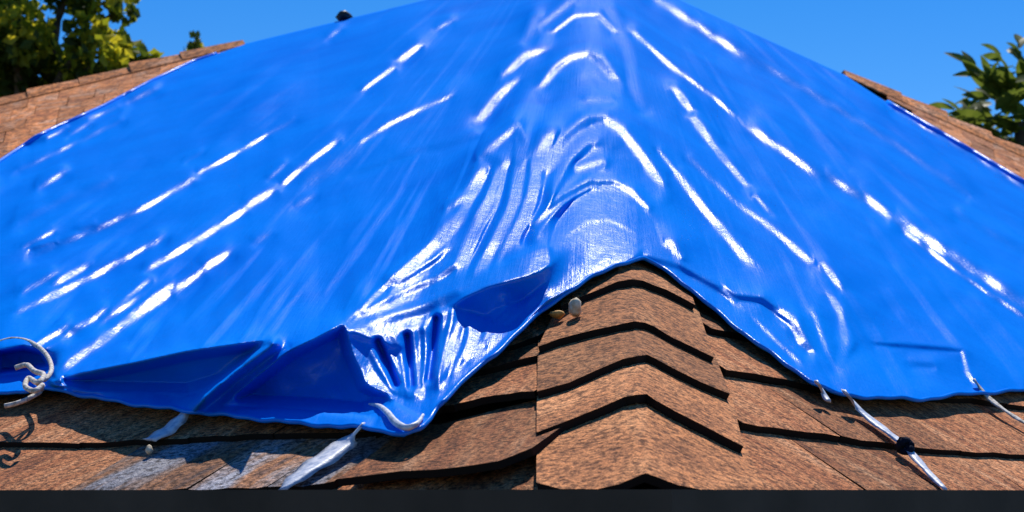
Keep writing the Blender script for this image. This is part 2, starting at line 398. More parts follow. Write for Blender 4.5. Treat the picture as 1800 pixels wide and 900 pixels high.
def hip_s(A, B, px):                       # distance along the hip where it crosses photo column px
    lo, hi = 0.0, 1.0; f = lambda t: pix(A + (B-A)*t)[0] - px
    for _ in range(50):
        md = (lo+hi)/2
        if (f(lo) < 0) == (f(md) < 0): lo = md
        else: hi = md
    return lo*(B-A).length
hip_caps(APEX, CL, PL, PBL, hip_s(APEX, CL, 428), hip_s(APEX, CL, -330), 0.24, M_shf)
hip_caps(APEX, CR, PR, PBR, hip_s(APEX, CR, 1480), hip_s(APEX, CR, 2100), 0.24, M_shf)
FL = [interp([(-330,264+k*19),(40,174+k*17),(430,78+k*9)]) for k in range(0, 10)]
for k in range(1, 7):
    a, b = FL[k], FL[k-1]
    xs = -320 + random.uniform(0, 20)
    lim = [0, 400, 350, 250, 190, 130, 90][k]
    while xs < lim:
        w = random.uniform(38, 60)
        shingle(PL, xs, xs+w-1, a, b, M_shf, lift=0.007, thick=0.002, jit=2.4, over=2, nu=4, edge=M_shf, sk=0.25)
        xs += w

FR = [interp([(1480,130+k*5),(1800,276+k*15),(2130,426+k*20)]) for k in range(0, 6)]
for k in range(1, 5):
    xs = [0, 1560, 1600, 1660, 1720][k] + random.uniform(0, 12)
    while xs < 2100:
        w = random.uniform(38, 60)
        shingle(PR, xs, xs+w-1, FR[k], FR[k-1], random.choice([M_shf, M_shf, M_sh]), lift=0.009, thick=0.004, jit=2, over=2, nu=4, edge=M_shf, sk=-0.25)
        xs += w
# ---------------------------------------------------------------- the tarp
LIFT0 = 0.056
def top_line(x):
    hl = np.interp(x, [430,1039,1490], [77,-71,134])
    ed = np.interp(x, [-300,-100,40,60,100,180,260,340,430], [470,350,258,243,224,188,146,108,78])
    er = np.interp(x, [1490,1570,1650,1720,1800,2100], [135,187,233,274,322,490])
    return np.where(x < 430, ed, np.where(x > 1490, er, hl))
def bot_line(x):
    return np.interp(x,
      [-300,0,40,70,100,160,250,330,400,500,600,640,680,710,740,755,770,800,830,870,930,970,1000,1040,1080,1110,1130,1150,1190,1230,1260,1300,1330,1380,1430,1460,1485,1550,1620,1700,1800,2100],
      [700,690,688,684,684,698,712,722,730,741,750,750,758,766,752,738,712,684,655,622,566,532,511,487,467,457,455,463,488,522,548,580,602,640,672,688,695,699,702,692,686,690])
XS = np.concatenate([np.arange(-300, 30, 5.0), np.arange(30, 1806, 2.2), np.arange(1806, 2101, 5.0)])
NR = 340
sj = np.linspace(0, 1, NR)
PX = np.repeat(XS[:, None], NR, 1)
yb, yt = bot_line(XS), top_line(XS)
yb = yb + 1.6*np.sin(XS/17.0) + 1.1*np.sin(XS/7.3+1)
PY = yb[:, None] + (yt-yb)[:, None]*sj[None, :]
DYP = (yb-yt)/(NR-1)                       # pixels per row, per column
def softmax(a, b, k):
    m = np.maximum(a, b); return m + k*np.log1p(np.exp(-np.abs(a-b)/k))
LIFT = np.interp(PX, [560, 680, 1120, 1260], [0.046, LIFT0, LIFT0, 0.037])
dl = depth(PL, PX, PY, LIFT); dr = depth(PR, PX, PY, LIFT)
dl = np.where((dl < 0) | (dl > 14), 14, dl); dr = np.where((dr < 0) | (dr > 14), 14, dr)
Y0 = softmax(dl, dr, 0.035*np.minimum(np.maximum(dl, dr), 10))
RX, RZ = ray(PX, PY)

def dist_poly(pts, closed=False):
    d = np.full(PX.shape, 1e9); P = list(pts)
    if closed: P = P + [P[0]]
    if len(P) == 1: return np.hypot(PX-P[0][0], PY-P[0][1])
    for (ax, ay), (bx, by) in zip(P[:-1], P[1:]):
        vx, vy = bx-ax, by-ay; l2 = vx*vx+vy*vy+1e-9
        t = np.clip(((PX-ax)*vx + (PY-ay)*vy)/l2, 0, 1)
        d = np.minimum(d, np.hypot(PX-ax-t*vx, PY-ay-t*vy))
    return d
def inside(poly):
    c = np.zeros(PX.shape, bool); n = len(poly)
    for i in range(n):
        (x1, y1), (x2, y2) = poly[i], poly[i-1]
        if y1 == y2: continue
        c ^= ((y1 > PY) != (y2 > PY)) & (PX < (x2-x1)*(PY-y1)/(y2-y1) + x1)
    return c
def vnoise(u, v, seed):
    r = np.random.default_rng(seed); T = r.random((256, 256))
    iu = np.floor(u).astype(int); iv = np.floor(v).astype(int); fu = u-iu; fv = v-iv
    fu = fu*fu*(3-2*fu); fv = fv*fv*(3-2*fv)
    g = lambda a, b: T[a % 256, b % 256]
    return (g(iu,iv)*(1-fu)+g(iu+1,iv)*fu)*(1-fv) + (g(iu,iv+1)*(1-fu)+g(iu+1,iv+1)*fu)*fv

# Every crease is given the slope of its near flank; the cloth that best joins all those flanks to the
# draped roof shape is then found by least squares (a screened Poisson solve), so creases, billows and the
# bunched fold are real relief.
PWt = np.zeros(PX.shape)                   # how firmly a slope is asked for
nzx = np.where(dl > dr, -PL[0].x/PL[0].z, -PR[0].x/PR[0].z); nzy = np.where(dl > dr, -PL[0].y/PL[0].z, -PR[0].y/PR[0].z)
# half-way slope between the sun and the eye, per point
vv = np.stack([-RX*Y0, -Y0, -RZ*Y0], -1); vv /= np.linalg.norm(vv, axis=-1, keepdims=True)
hh = vv + np.array(S)[None, None, :]
HZX, HZY = -hh[..., 0]/hh[..., 2], -hh[..., 1]/hh[..., 2]
ZX = HZX.copy(); ZY = HZY.copy(); MIX = np.zeros(PX.shape)
def put(w, zx, zy, firm=1.0):
    global ZX, ZY, MIX, PWt
    w = np.clip(w, 0, 1); m = w > MIX
    ZX = np.where(m, zx, ZX); ZY = np.where(m, zy, ZY); MIX = np.where(m, w, MIX); PWt = np.where(m, w*firm, PWt)
OH = np.zeros(PX.shape)
def over(w, zx, zy, firm=1.0, oh=0.0):             # laid over what is there already
    global ZX, ZY, MIX, PWt
    w = np.clip(w, 0, 1); k = w/np.maximum(w + (1-w)*MIX, 1e-6)
    global OH
    OH = OH*(1-k) + oh*k
    ZX = ZX*(1-k) + zx*k; ZY = ZY*(1-k) + zy*k; MIX = MIX*(1-w) + w; PWt = PWt*(1-w) + w*firm
def along(pts):
    d = np.full(PX.shape, 1e9); L = np.zeros(PX.shape); acc = 0.0
    for (ax, ay), (bx, by) in zip(pts[:-1], pts[1:]):
        vx, vy = bx-ax, by-ay; l2 = vx*vx+vy*vy+1e-9
        t = np.clip(((PX-ax)*vx + (PY-ay)*vy)/l2, 0, 1); dd = np.hypot(PX-ax-t*vx, PY-ay-t*vy)
        m = dd < d; d[m] = dd[m]; L[m] = acc + t[m]*math.sqrt(l2); acc += math.sqrt(l2)
    return L
def paint_line(pts, w, st, hard=3):
    var = 0.85 + 0.3*vnoise(PX/40+5, PY/40, 21)
    return st*np.exp(-(dist_poly(pts)/(w*var))**hard)
def paint_poly(poly, st=1.0, soft=4.0):
    i_ = inside(poly); d = dist_poly(poly, True)
    return np.where(i_, st*np.clip(0.5+d/(2*soft), 0, 1), st*np.clip(0.5-d/(2*soft), 0, 1))
ang = np.arctan2(PX-1039, PY+200); rad = np.hypot(PX-1039, PY+72)
fan = vnoise(ang*46+100, rad/170, 3)*0.6 + vnoise(ang*95+50, rad/90, 4)*0.4
put(0.42*np.clip((fan-0.57)/0.14, 0, 1)*np.clip((np.abs(PX-1050)-120)/250, 0, 1), HZX, HZY, 0.3)
glints = [
 ([(36,298),(120,258),(210,214)], 6, 1), ([(232,175),(268,160)], 8, 1), ([(160,207),(205,190)], 8, .75), ([(85,242),(115,226)], 6, .85), ([(122,238),(155,218)], 6, .85),
 ([(352,303),(410,272),(465,240)], 5, 1), ([(470,236),(515,212)], 5, .6),
 ([(60,446),(165,405),(260,362),(335,318)], 7, 1), ([(45,432),(92,408)], 6, .85),
 ([(36,546),(100,516),(170,482),(225,452),(280,422)], 7, 1), ([(45,510),(92,484)], 8, .85), ([(98,498),(150,468)], 8, .85),
 ([(265,470),(340,427),(430,370)], 7, 1), ([(440,358),(475,338)], 10, 1), ([(500,322),(545,283),(590,250)], 6, .9), ([(475,312),(500,290)], 6, .7),
 ([(315,505),(350,482)], 9, 1), ([(365,467),(398,447)], 9, 1), ([(66,606),(118,574)], 7, 1), ([(122,586),(182,548)], 7, 1), ([(185,562),(242,524)], 7, 1), ([(246,540),(302,502)], 7, 1), ([(110,650),(200,582),(250,547),(295,518)], 8, 1),
 ([(200,545),(262,492)], 5, .8), ([(180,600),(235,548)], 5, .8),
 ([(635,250),(690,215),(745,190),(790,170)], 5, .8), ([(545,320),(630,262)], 11, .55),
 ([(640,157),(690,120)], 5, .85), ([(706,104),(735,82)], 7, 1), ([(770,50),(792,38)], 6, .7), ([(578,66),(596,52)], 7, .75),
 ([(848,208),(864,184)], 9, 1), ([(872,174),(900,146)], 8, 1), ([(893,127),(925,97),(950,90)], 8, 1),
 ([(78,324),(108,306)], 8, .9), ([(40,388),(120,347),(190,322)], 8, .6), ([(330,281),(352,270)], 6, .6), ([(455,422),(470,412)], 8, .6), ([(525,360),(548,346)], 7, .6),
 
 ([(1020,295),(1055,285)], 8, .75), ([(1015,400),(1060,384),(1105,402)], 6, .5), ([(1030,178),(1070,174)], 6, .4),
 ([(1150,-4),(1250,62),(1310,100)], 9, 1), ([(1310,98),(1420,160),(1560,245),(1700,340)], 7, .75),
 ([(1115,58),(1180,117),(1250,167),(1285,198)], 5, .85), ([(1190,160),(1211,190)], 8, 1), ([(1222,212),(1246,245)], 9, 1), ([(1250,252),(1308,322)], 5, .85), ([(1330,347),(1352,372)], 5, .65),
 ([(1345,392),(1420,457)], 6, .8), ([(1450,467),(1476,505)], 7, .85),
 ([(1328,232),(1380,268),(1438,308)], 9, 1), ([(1458,312),(1512,346)], 10, 1), ([(1518,344),(1558,375)], 12, 1), ([(1580,386),(1640,428),(1720,480),(1800,534),(1900,600)], 11, 1),
 ([(1590,407),(1700,491),(1800,556),(1900,620)], 5, .85), ([(1160,267),(1195,312)], 5, .7), ([(1195,312),(1240,371),(1275,411),(1310,456)], 8, 1),
 ([(1215,282),(1300,362),(1345,392)], 5, .65), ([(1572,191),(1650,238),(1720,279),(1800,329),(1900,386)], 6, 1), ([(1690,382),(1800,442)], 7, .6),
]

nb_ = 0
for pts, w, st in glints:
    nb_ += 1
    if len(pts) > 1 and math.dist(pts[0], pts[-1]) > 70:
        Ls = along(pts); rb_ = random.Random(nb_); f1 = rb_.uniform(26, 38); p1 = rb_.uniform(0, 6)
        bead = np.clip(1.0 + 0.22*np.sin(Ls/f1*2*math.pi/2.4 + p1 + 1.8*np.sin(Ls/61+p1)), 0, 1)
        put(bead*paint_line(pts, w*1.3, min(1, st+.15), 3), HZX, HZY, 1.0 if st > .8 else .7); continue
    put(paint_line(pts, w*(1.15 if st > .8 else .95), min(1, st+.12)), HZX, HZY, 1.0 if st > .8 else .7)
SHX, SHY = 0.0, 3.5                        # flanks that face the eye and turn away from the sun
for pts, w, st in [([(618,307),(700,277),(740,262),(775,258),(835,238)], 6, .35), ([(1075,20),(1105,90),(1115,150),(1132,188)], 8, .3), ([(1540,604),(1690,616)], 5, .8), ([(1605,640),(1640,642)], 7, .6), ([(62,438),(98,430)], 9, .9), ([(140,404),(165,398)], 8, .7),
 ([(52,250),(75,243)], 10, .9), ([(125,215),(150,207)], 8, .7),
 ([(1135,455),(1190,468),(1240,496),(1290,522),(1340,528),(1392,568),(1420,612)], 8, .95)]:
    put(paint_line(pts, w, st), SHX, SHY)
# tall folds running down beside the hip
for pts, w, st in [([(905,218),(917,250),(913,292)], 6, .8), ([(942,30),(930,66)], 8, .7), ([(955,42),(1002,4)], 7, .7),
 ([(1430,552),(1455,622),(1470,648)], 6, .8), ([(1470,648),(1486,600),(1476,546),(1460,520)], 8, .95), ([(1692,618),(1700,655),(1712,672)], 6, .9), ([(850,272),(905,225)], 9, .9), ([(795,362),(832,342)], 9, .9), ([(828,332),(846,306)], 9, .9)]:
    put(paint_line(pts, w, st), HZX, HZY)
for pts, w in [([(898,300),(886,365),(852,430),(826,480)], 7), ([(930,290),(922,350),(898,410),(862,470)], 6), ([(790,425),(796,480)], 7), ([(872,290),(850,340),(812,400)], 6), ([(968,300),(960,360),(930,420)], 7)]:
    over(paint_line(pts, w, .95), 1.15, 0.30)
for pts, w, st in [([(858,276),(880,290),(868,340),(836,400),(810,472)], 9, 1), ([(914,300),(902,360),(872,425),(844,474)], 11, 1), ([(964,238),(946,275),(940,322),(918,384),(884,448)], 10, 1), ([(845,300),(830,345),(795,395)], 8, .9)]:
    over(paint_line(pts, w, st, 2.5), HZX+.1, HZY)
for pts, w in [([(955,150),(978,118),(1003,101),(1030,95),(1052,102),(1078,136)], 8), ([(962,300),(992,246),(1026,216),(1060,209),(1092,228),(1130,276),(1158,318)], 9), ([(940,395),(985,350),(1035,322),(1080,322),(1108,336),(1134,362)], 6), ([(975,55),(1010,28),(1050,25),(1080,55)], 5)]:
    lo_ = [(x, y+2.2*w) for x, y in pts]
    if w > 6: over(paint_line(lo_, w*1.2, .55, 2), 0.0, 0.33, .5)
    over(paint_line(pts, w, 1), HZX, HZY)
calm = paint_poly([(962,470),(985,395),(1015,352),(1045,337),(1075,338),(1108,352),(1135,385),(1165,440),(1110,447),(1060,462),(1000,500)], 1, 8)
MIX = MIX*(1-calm); PWt = PWt*(1-calm) + 0.25*calm
over(paint_line([(1000,415),(1030,392),(1070,386),(1110,408)], 4, .55), HZX, HZY, .3)
# dark hollow under the billowing left edge
over(paint_poly([(95,672),(150,658),(230,641),(330,620),(400,610),(485,600),(440,645),(395,668),(340,690),(240,688),(150,684)]), 0.1, 30.0, oh=4e-4)
over(paint_poly([(330,722),(345,690),(400,660),(440,628),(488,598),(505,612),(450,660),(400,700),(370,728)], 1, 5), -0.2, 0.75)
over(paint_poly([(395,712),(440,672),(500,622),(555,600),(603,574),(612,620),(640,680),(690,702),(650,726),(560,718),(480,712)]), 0.3, 30.0, oh=4e-4)
over(paint_poly([(500,700),(535,650),(575,625),(600,690)], .8, 10), -0.1, 1.9)
over(paint_poly([(0,615),(40,606),(75,615),(92,640),(70,650),(40,655),(0,660)], 1, 4), 0.3, 30.0, oh=4e-4)
# the bunched fold
over(paint_poly([(605,576),(640,545),(700,480),(790,400),(830,372),(800,480),(850,478),(960,440),(970,462),(850,504),(790,540),(720,560),(660,575),(620,590)], .9, 6), 0.55, 0.40)
for pts, w, st in [([(612,568),(650,530),(700,482),(760,430)], 5, 1), ([(690,494),(740,455),(780,418),(812,385)], 10, 1), ([(652,549),(662,546)], 11, 1), ([(660,546),(720,525),(790,498)], 6, .95), ([(690,514),(770,472)], 5, .9), ([(780,400),(790,450)], 5, .8)]:
    over(paint_line(pts, w, st), HZX, HZY)
for pts, w in [([(640,552),(690,525),(770,490),(798,470)], 5), ([(660,572),(740,548),(800,520)], 8), ([(700,500),(770,455),(785,440)], 4)]:
    over(paint_line(pts, w, .9), 0.3, 2.2)
over(paint_poly([(605,578),(660,575),(720,562),(790,540),(850,505),(950,470),(1040,470),(1105,452),(1040,487),(960,524),(870,612),(770,705),(745,730),(700,705),(640,660)], .9, 4), -0.75, 0.60)
over(paint_poly([(606,580),(625,598),(665,632),(692,692),(676,690),(652,664),(624,622)], 1, 3), HZX, HZY)
over(paint_line([(618,588),(660,606),(705,614)], 5, .9), 0.2, 30.0, oh=2e-4)
over(paint_poly([(792,538),(850,507),(930,488),(966,468),(955,495),(925,522),(893,535),(868,560),(846,552),(820,544)], 1, 4), 0.2, 30.0, oh=4e-4)
pl_top = [(640,604),(664,600),(690,596),(716,590),(742,582),(768,560),(792,552),(822,572),(856,572),(890,552),(926,532)]
pl_bot = [(694,690),(704,694),(714,698),(724,700),(736,700),(750,694),(764,684),(790,660),(820,636),(852,606),(890,570)]
for k, ((ax, ay), (bx, by)) in enumerate(zip(pl_top, pl_bot)):
    mxp = ((ax+bx)/2 + (6 if k % 3 else -5), (ay+by)/2)
    over(paint_line([(ax, ay), mxp, (bx, by)], 6.5 if k in (3, 5) else 4.5, .95 if k < 7 else .7, 2.5), 0.9, 3.0 if k < 7 else 1.6, 1.0, 2e-4)
for k in range(len(pl_top)-1):
    ax, ay = [(pl_top[k][q]+pl_top[k+1][q])/2 for q in (0, 1)]; bx, by = [(pl_bot[k][q]+pl_bot[k+1][q])/2 for q in (0, 1)]
    u0, u1 = (0.1, 0.95) if k % 2 == 0 else (0.25, 0.7)
    over(paint_line([(ax+(bx-ax)*u0, ay+(by-ay)*u0), (ax+(bx-ax)*.5+(5 if k % 3 else -4), (ay+by)/2), (ax+(bx-ax)*u1, ay+(by-ay)*u1)], 4.0, .85 if k % 2 == 0 else .6, 2.5), HZX, HZY)
for pts, w, st in [([(808,556),(830,564)], 8, 1), ([(888,520),(896,540)], 9, 1), ([(728,672),(742,695)], 9, .9), ([(752,725),(758,712)], 8, .9), ([(712,640),(724,668)], 6, .9), ([(850,575),(870,548),(890,540)], 5, .8),
 ([(1272,508),(1290,530)], 7, 1), ([(1370,546),(1396,560),(1408,600)], 9, 1), ([(943,466),(946,474)], 9, 1), ([(1183,430),(1187,448)], 9, 1), ([(1330,565),(1365,600),(1400,632)], 5, .8)]:
    over(paint_line(pts, w, st), HZX, HZY)
WT = 1.0 + 110.0*PWt
L0 = np.log(Y0)
drx = 1.0/F; 
def grads(zx, zy):                         # d log(depth) per pixel across and down for a plane of that slope
    den = RZ - zx*RX - zy; den = np.minimum(den, -0.04)
    e = 0.5
    rx1, rz1 = ray(PX+e, PY); rx0, rz0 = ray(PX-e, PY); gx = -((rz1-rz0) - zx*(rx1-rx0))/den
    rx1, rz1 = ray(PX, PY+e); rx0, rz0 = ray(PX, PY-e); gy = -((rz1-rz0) - zx*(rx1-rx0))/den
    return gx, gy
gx, gy = grads(ZX, ZY); gy = gy + OH
EX = XS[1:, None]-XS[:-1, None]; EYx = PY[1:, :]-PY[:-1, :]; EYy = PY[:, 1:]-PY[:, :-1]
av = lambda A, ax: 0.5*(A[1:]+A[:-1]) if ax == 0 else 0.5*(A[:, 1:]+A[:, :-1])
mx_, my_ = av(MIX, 0), av(MIX, 1)
tx = (1-mx_)*(L0[1:]-L0[:-1]) + mx_*(av(gx, 0)*EX + av(gy, 0)*EYx)
ty = (1-my_)*(L0[:, 1:]-L0[:, :-1]) + my_*(av(gy, 1)*EYy)
wx = av(WT, 0)/(EX**2); wy = av(WT, 1)/np.maximum(EYy**2, 0.2)
BIG = np.exp(-(dist_poly([(150,640),(340,605),(480,585),(600,560),(700,520),(800,480),(900,462)])/75.0)**2)
lam = 1.0/(42.0 + 110.0*BIG)**2
lam[:, :2] += 0.4*(1 - 0.9*BIG[:, :2])
lam[:, -3:] += 0.2
def applyA(u):
    r = lam*u
    d = wx*(u[1:]-u[:-1]); r[1:] += d; r[:-1] -= d
    d = wy*(u[:, 1:]-u[:, :-1]); r[:, 1:] += d; r[:, :-1] -= d
    return r
fx = wx*(tx-(L0[1:]-L0[:-1])); fy = wy*(ty-(L0[:, 1:]-L0[:, :-1]))
rhs = np.zeros_like(L0); rhs[1:] += fx; rhs[:-1] -= fx; rhs[:, 1:] += fy; rhs[:, :-1] -= fy
dg = lam.copy(); dg[1:] += wx; dg[:-1] += wx; dg[:, 1:] += wy; dg[:, :-1] += wy
def solve(u):
    dg = lam.copy(); dg[1:] += wx; dg[:-1] += wx; dg[:, 1:] += wy; dg[:, :-1] += wy
    r_ = rhs - applyA(u); z_ = r_/dg; p_ = z_.copy(); rz_ = (r_*z_).sum(); rz00 = rz_
    for it in range(450):
        Ap = applyA(p_); al = rz_/(p_*Ap).sum(); u = u + al*p_; r_ = r_ - al*Ap
        z_ = r_/dg; rn = (r_*z_).sum()
        if rn < rz00*1e-9: break
        p_ = z_ + (rn/rz_)*p_; rz_ = rn
    return u
u = solve(np.zeros_like(L0))
for rep in range(4):                       # the cloth may not sink into the shingles
    lam = lam + np.where(u > 0.006, 0.03, 0.0)
    u = solve(u)
u = np.minimum(u, 0.02)
Yf = Y0*np.exp(u)
D = Y0 - Yf
# fine crumple along the hip and a soft unevenness everywhere
ADD = 0.0006*(vnoise(PX/11, PY/8, 31)-0.5)*np.exp(-((PX-1050-(PY-200)*0.1)/70)**2) + 0.003*(vnoise(PX/45, PY/30, 33)-0.5)
D += ADD/0.2*np.clip(Y0/4.0, 0.8, 1.6)
# the deepest hollows of the bunched fold go well back behind its lips
for poly, dp in [([(115,668),(230,648),(330,626),(470,606),(430,645),(390,664),(330,682),(160,678)], .09), ([(420,700),(450,675),(510,626),(600,580),(612,625),(636,680),(676,700),(640,716),(560,708),(480,704)], .10)]:
    D -= dp*paint_poly(poly, 1, 9)
for (ax, ay), (bx, by) in list(zip(pl_top, pl_bot))[1:7:2]:
    D -= .05*np.exp(-(dist_poly([(ax, ay), (ax+(bx-ax)*.8, ay+(by-ay)*.8)])/6.0)**2)
D += 0.13*np.exp(-(dist_poly([(480,604),(410,655),(338,718)])/9.0)**2)*np.clip((PX-330)/30, 0, 1)
D -= 0.12*paint_poly([(0,620),(40,612),(72,620),(84,640),(40,648),(0,652)], 1, 5)
D = np.maximum(D, -0.15)
Yf = Y0 - D
VX, VY, VZ = RX*Yf, Yf, EYE + RZ*Yf
# rows that go over the left and right hips onto the back slopes
cols = [i for i, x in enumerate(XS) if 425 <= x <= 1495]
nc = len(XS)
P = np.stack([VX, VY, VZ], -1).reshape(-1, 3)
extra = []
ub, ur = upslope(PBL), upslope(PBR)
for k, s in enumerate((0.05, 0.2, 0.6)):
    for i in cols:
        p = Vector(P[i*NR + NR-1]); dn = ub if XS[i] < 1039 else ur
        nb = PBL if XS[i] < 1039 else PBR
        s_ = s*float(np.clip(min(1495-XS[i], XS[i]-425)/90, 0.03, 1))
        q = p + Vector((0, 0.03*min(1, s_*4), 0)) - dn*s_
        e = max(0.0, nb[0].dot(q) - nb[1] - 0.04)
        q = q - nb[0]*e*min(1, s_*2)
        extra.append(tuple(q))
base = len(P); P = np.concatenate([P, np.array(extra)])
I = np.arange(nc*NR).reshape(nc, NR)
quads = np.stack([I[:-1, :-1], I[1:, :-1], I[1:, 1:], I[:-1, 1:]], -1).reshape(-1, 4)
ex = []
m_ = len(cols)
for a in range(m_-1):
    ex.append((I[cols[a], NR-1], I[cols[a+1], NR-1], base+a+1, base+a))
    for k in range(2): ex.append((base+k*m_+a, base+k*m_+a+1, base+(k+1)*m_+a+1, base+(k+1)*m_+a))
quads = np.concatenate([quads, np.array(ex)]).astype(np.int32)
tm = bpy.data.meshes.new('tarp')
tm.vertices.add(len(P)); tm.vertices.foreach_set('co', P.astype(np.float32).ravel())
tm.loops.add(len(quads)*4); tm.loops.foreach_set('vertex_index', quads.ravel())
tm.polygons.add(len(quads)); tm.polygons.foreach_set('loop_start', np.arange(0, len(quads)*4, 4, dtype=np.int32)); tm.polygons.foreach_set('loop_total', np.full(len(quads), 4, dtype=np.int32))
tm.polygons.foreach_set('use_smooth', np.ones(len(quads), bool))
uvm = tm.uv_layers.new(name='UVMap')
UVv = np.zeros((len(P), 2), np.float32); UVv[:nc*NR, 0] = ang.ravel(); UVv[:nc*NR, 1] = (rad/300).ravel()
uvm.data.foreach_set('uv', UVv[quads.ravel()].ravel())
tm.update(calc_edges=True); tm.validate(); tm.materials.append(M_tarp)
tarp = bpy.data.objects.new('tarp', tm); C.objects.link(tarp)
setp(tarp, 'large creased glossy blue tarp draped over the hip of the roof', 'tarp')
def tarp_at(px, py=None, row=None):
    i = int(np.argmin(np.abs(XS-px)))
    j = row if row is not None else int(np.clip(round((PY[i,0]-py)/DYP[i]), 0, NR-1))
    return Vector((VX[i,j], VY[i,j], VZ[i,j]))
# rolled hem along the lower edge and rim of the tarp
vs, fs = [], []
pts = [Vector(P[i*NR]) for i in range(0, nc, 3)]
add_tube(vs, fs, pts, 0.0042, 6)
mesh('hem', vs, fs, M_tarp, tarp, True)
vs, fs = [], []
add_tube(vs, fs, [Vector(P[i*NR+NR-1]) for i in range(nc) if XS[i] > 1560][::3], 0.014, 12); mesh('hem', vs, fs, M_tarp, tarp, True)
vs, fs = [], []
add_tube(vs, fs, [Vector(P[i*NR+NR-1]) for i in range(nc) if XS[i] < 380][::3], 0.009, 10); mesh('hem', vs, fs, M_tarp, tarp, True)
# ---------------------------------------------------------------- straps, rope, stones
def ribbon(pts, widths, thick, side):
    pts2 = smooth_path(pts, 5); n = len(pts2); vs, fs = [], []
    for i, p in enumerate(pts2):
        t = (pts2[min(i+1, n-1)] - pts2[max(i-1, 0)]).normalized()
        s = t.cross(side).normalized(); nn = s.cross(t).normalized()
        u = i/(n-1)*(len(widths)-1); k = min(int(u), len(widths)-2); w = widths[k] + (widths[k+1]-widths[k])*(u-k)
        tw = 0.0015*math.sin(i*1.3)
        for a, b in ((-1,0),(-.3,1),(.3,.6),(1,0),(.3,-.4),(-.3,-.2)):
            vs.append(p + s*(a*w/2) + nn*(b*thick + tw*a))
    for i in range(n-1):
        for k in range(6): fs.append((i*6+k, i*6+(k+1)%6, (i+1)*6+(k+1)%6, (i+1)*6+k))
    fs.append((5,4,3,2,1,0)); fs.append(tuple((n-1)*6+k for k in range(6)))
    return vs, fs
def strap(label, pl, pxs, widths, m=M_strap, knot=None, thick=0.004):
    P_ = [onface(pl, x, y, l) for x, y, l in pxs]
    t = empty('tie_strap', P_[0], label, 'strap', 'tie straps holding down the tarp')
    v, f = ribbon(P_, widths, thick, pl[0]); mesh('webbing', v, f, m, t, True)
    if knot:
        c = onface(pl, *knot)
        v, f = [], []
        for k in range(3):
            a = [c + Vector((0.011*math.cos(q+k)*(1-0.2*k), 0.007*math.sin(q*2+k), 0.010*math.sin(q))) for q in np.linspace(0, 6.0, 12)]
            add_tube(v, f, a, 0.006, 6)
        mesh('knot', v, f, M_dark, t, True)
    return t
strap('short pale blue strap under the low left tarp edge, widening to a frayed end', PL, [(338,708,.05),(318,735,.035),(292,758,.026),(262,774,.024)], [.014,.034,.050,.040])
strap('broad pale strap hanging from the bunched tarp corner to the gutter', PL, [(640,745,.055),(612,775,.034),(568,808,.030),(525,838,.030),(496,862,.026)], [.016,.050,.060,.042,.014])
strap('long grey blue strap with dark knot running down the right shingles', PR, [(1486,690,.05),(1510,720,.03),(1556,757,.03),(1592,785,.03),(1622,820,.028),(1662,862,.026)], [.030,.030,.036,.018,.028,.010], knot=(1591,784,.034))
strap('cream strap at the right end of the tarp hem', PR, [(1712,668,.05),(1728,690,.034),(1760,718,.03),(1800,744,.03),(1850,775,.03)], [.016,.028,.020,.018,.016], m=M_rope)
strap('tiny white strap end poking out at the low tip of the right arch', PR, [(1436,672,.05),(1446,690,.035),(1456,706,.03)], [.016,.020,.012])
# crumpled knot at the bunched corner
t = empty('knotted_cord', onroof(690, 745, .06), 'pale twisted cord knotted around the bunched tarp corner', 'cord')
v, f = [], []
loop = [(650,712),(668,717),(684,730),(696,746),(714,754),(734,748),(744,732)]
add_tube(v, f, smooth_path([tarp_at(min(x, 752), y) + Vector((0,-0.012-0.002*i, 0.002)) for i, (x, y) in enumerate(loop)]), [0.0015+0.0042*math.sin(math.pi*(k+1)/39) for k in range(37)], 7)
mesh('cord', v, f, M_strap, t, True)
# rope loop at far left
t = empty('rope_loop', onroof(70, 660, .05), 'cream rope loop at the left end of the tarp hem', 'rope')
v, f = [], []
lp = [(4,606),(34,599),(64,605),(90,624),(101,650),(92,668),(76,674),(84,688),(66,700),(44,710),(20,716)]
add_tube(v, f, smooth_path([onface(PL, x, y, .075 if y < 680 else .05) + Vector((0,-0.05,0)) for x, y in lp]), 0.0045, 7); mesh('rope', v, f, M_rope, t, True)
v, f = [], []
lp = [(40,650),(60,645),(74,656),(90,662),(80,676),(64,668),(58,682),(74,690),(88,680)]
add_tube(v, f, smooth_path([onface(PL, x, y, .085) + Vector((0,-0.06,0)) for x, y in lp]), 0.005, 7); mesh('rope', v, f, M_rope, t, True)
def pebble(name, label, c, r, m, cat='stone', group=None, seed=0):
    bm = bmesh.new(); bmesh.ops.create_icosphere(bm, subdivisions=2, radius=1)
    rr = random.Random(seed)
    ph = [rr.uniform(0, 6) for _ in range(6)]
    for vv in bm.verts:
        q = vv.co; k = 1 + 0.16*math.sin(3*q.x+ph[0]) + 0.14*math.sin(4*q.y+ph[1]) + 0.1*math.sin(5*q.z+ph[2])
        vv.co = Vector((q.x*r[0]*k, q.y*r[1]*k, q.z*r[2]*k))
    me = bpy.data.meshes.new(name); bm.to_mesh(me); bm.free(); me.materials.append(m)
    me.polygons.foreach_set('use_smooth', [True]*len(me.polygons))
    o = bpy.data.objects.new(name, me); C.objects.link(o); o.location = c
    return setp(o, label, cat, group)
pebble('stone', 'cream stone resting on the hip caps under the tarp edge', onroof(1010,540,.048), (.014,.014,.016), M_stone, seed=1)
pebble('stone', 'small amber stone between the cream stone and the bunched tarp fold', onroof(978,552,.042), (.013,.011,.008), M_amber, seed=2)
pebble('stone', 'round white pebble below the short left strap', onface(PL,262,791,.024), (.007,.007,.007), M_stone, seed=4)
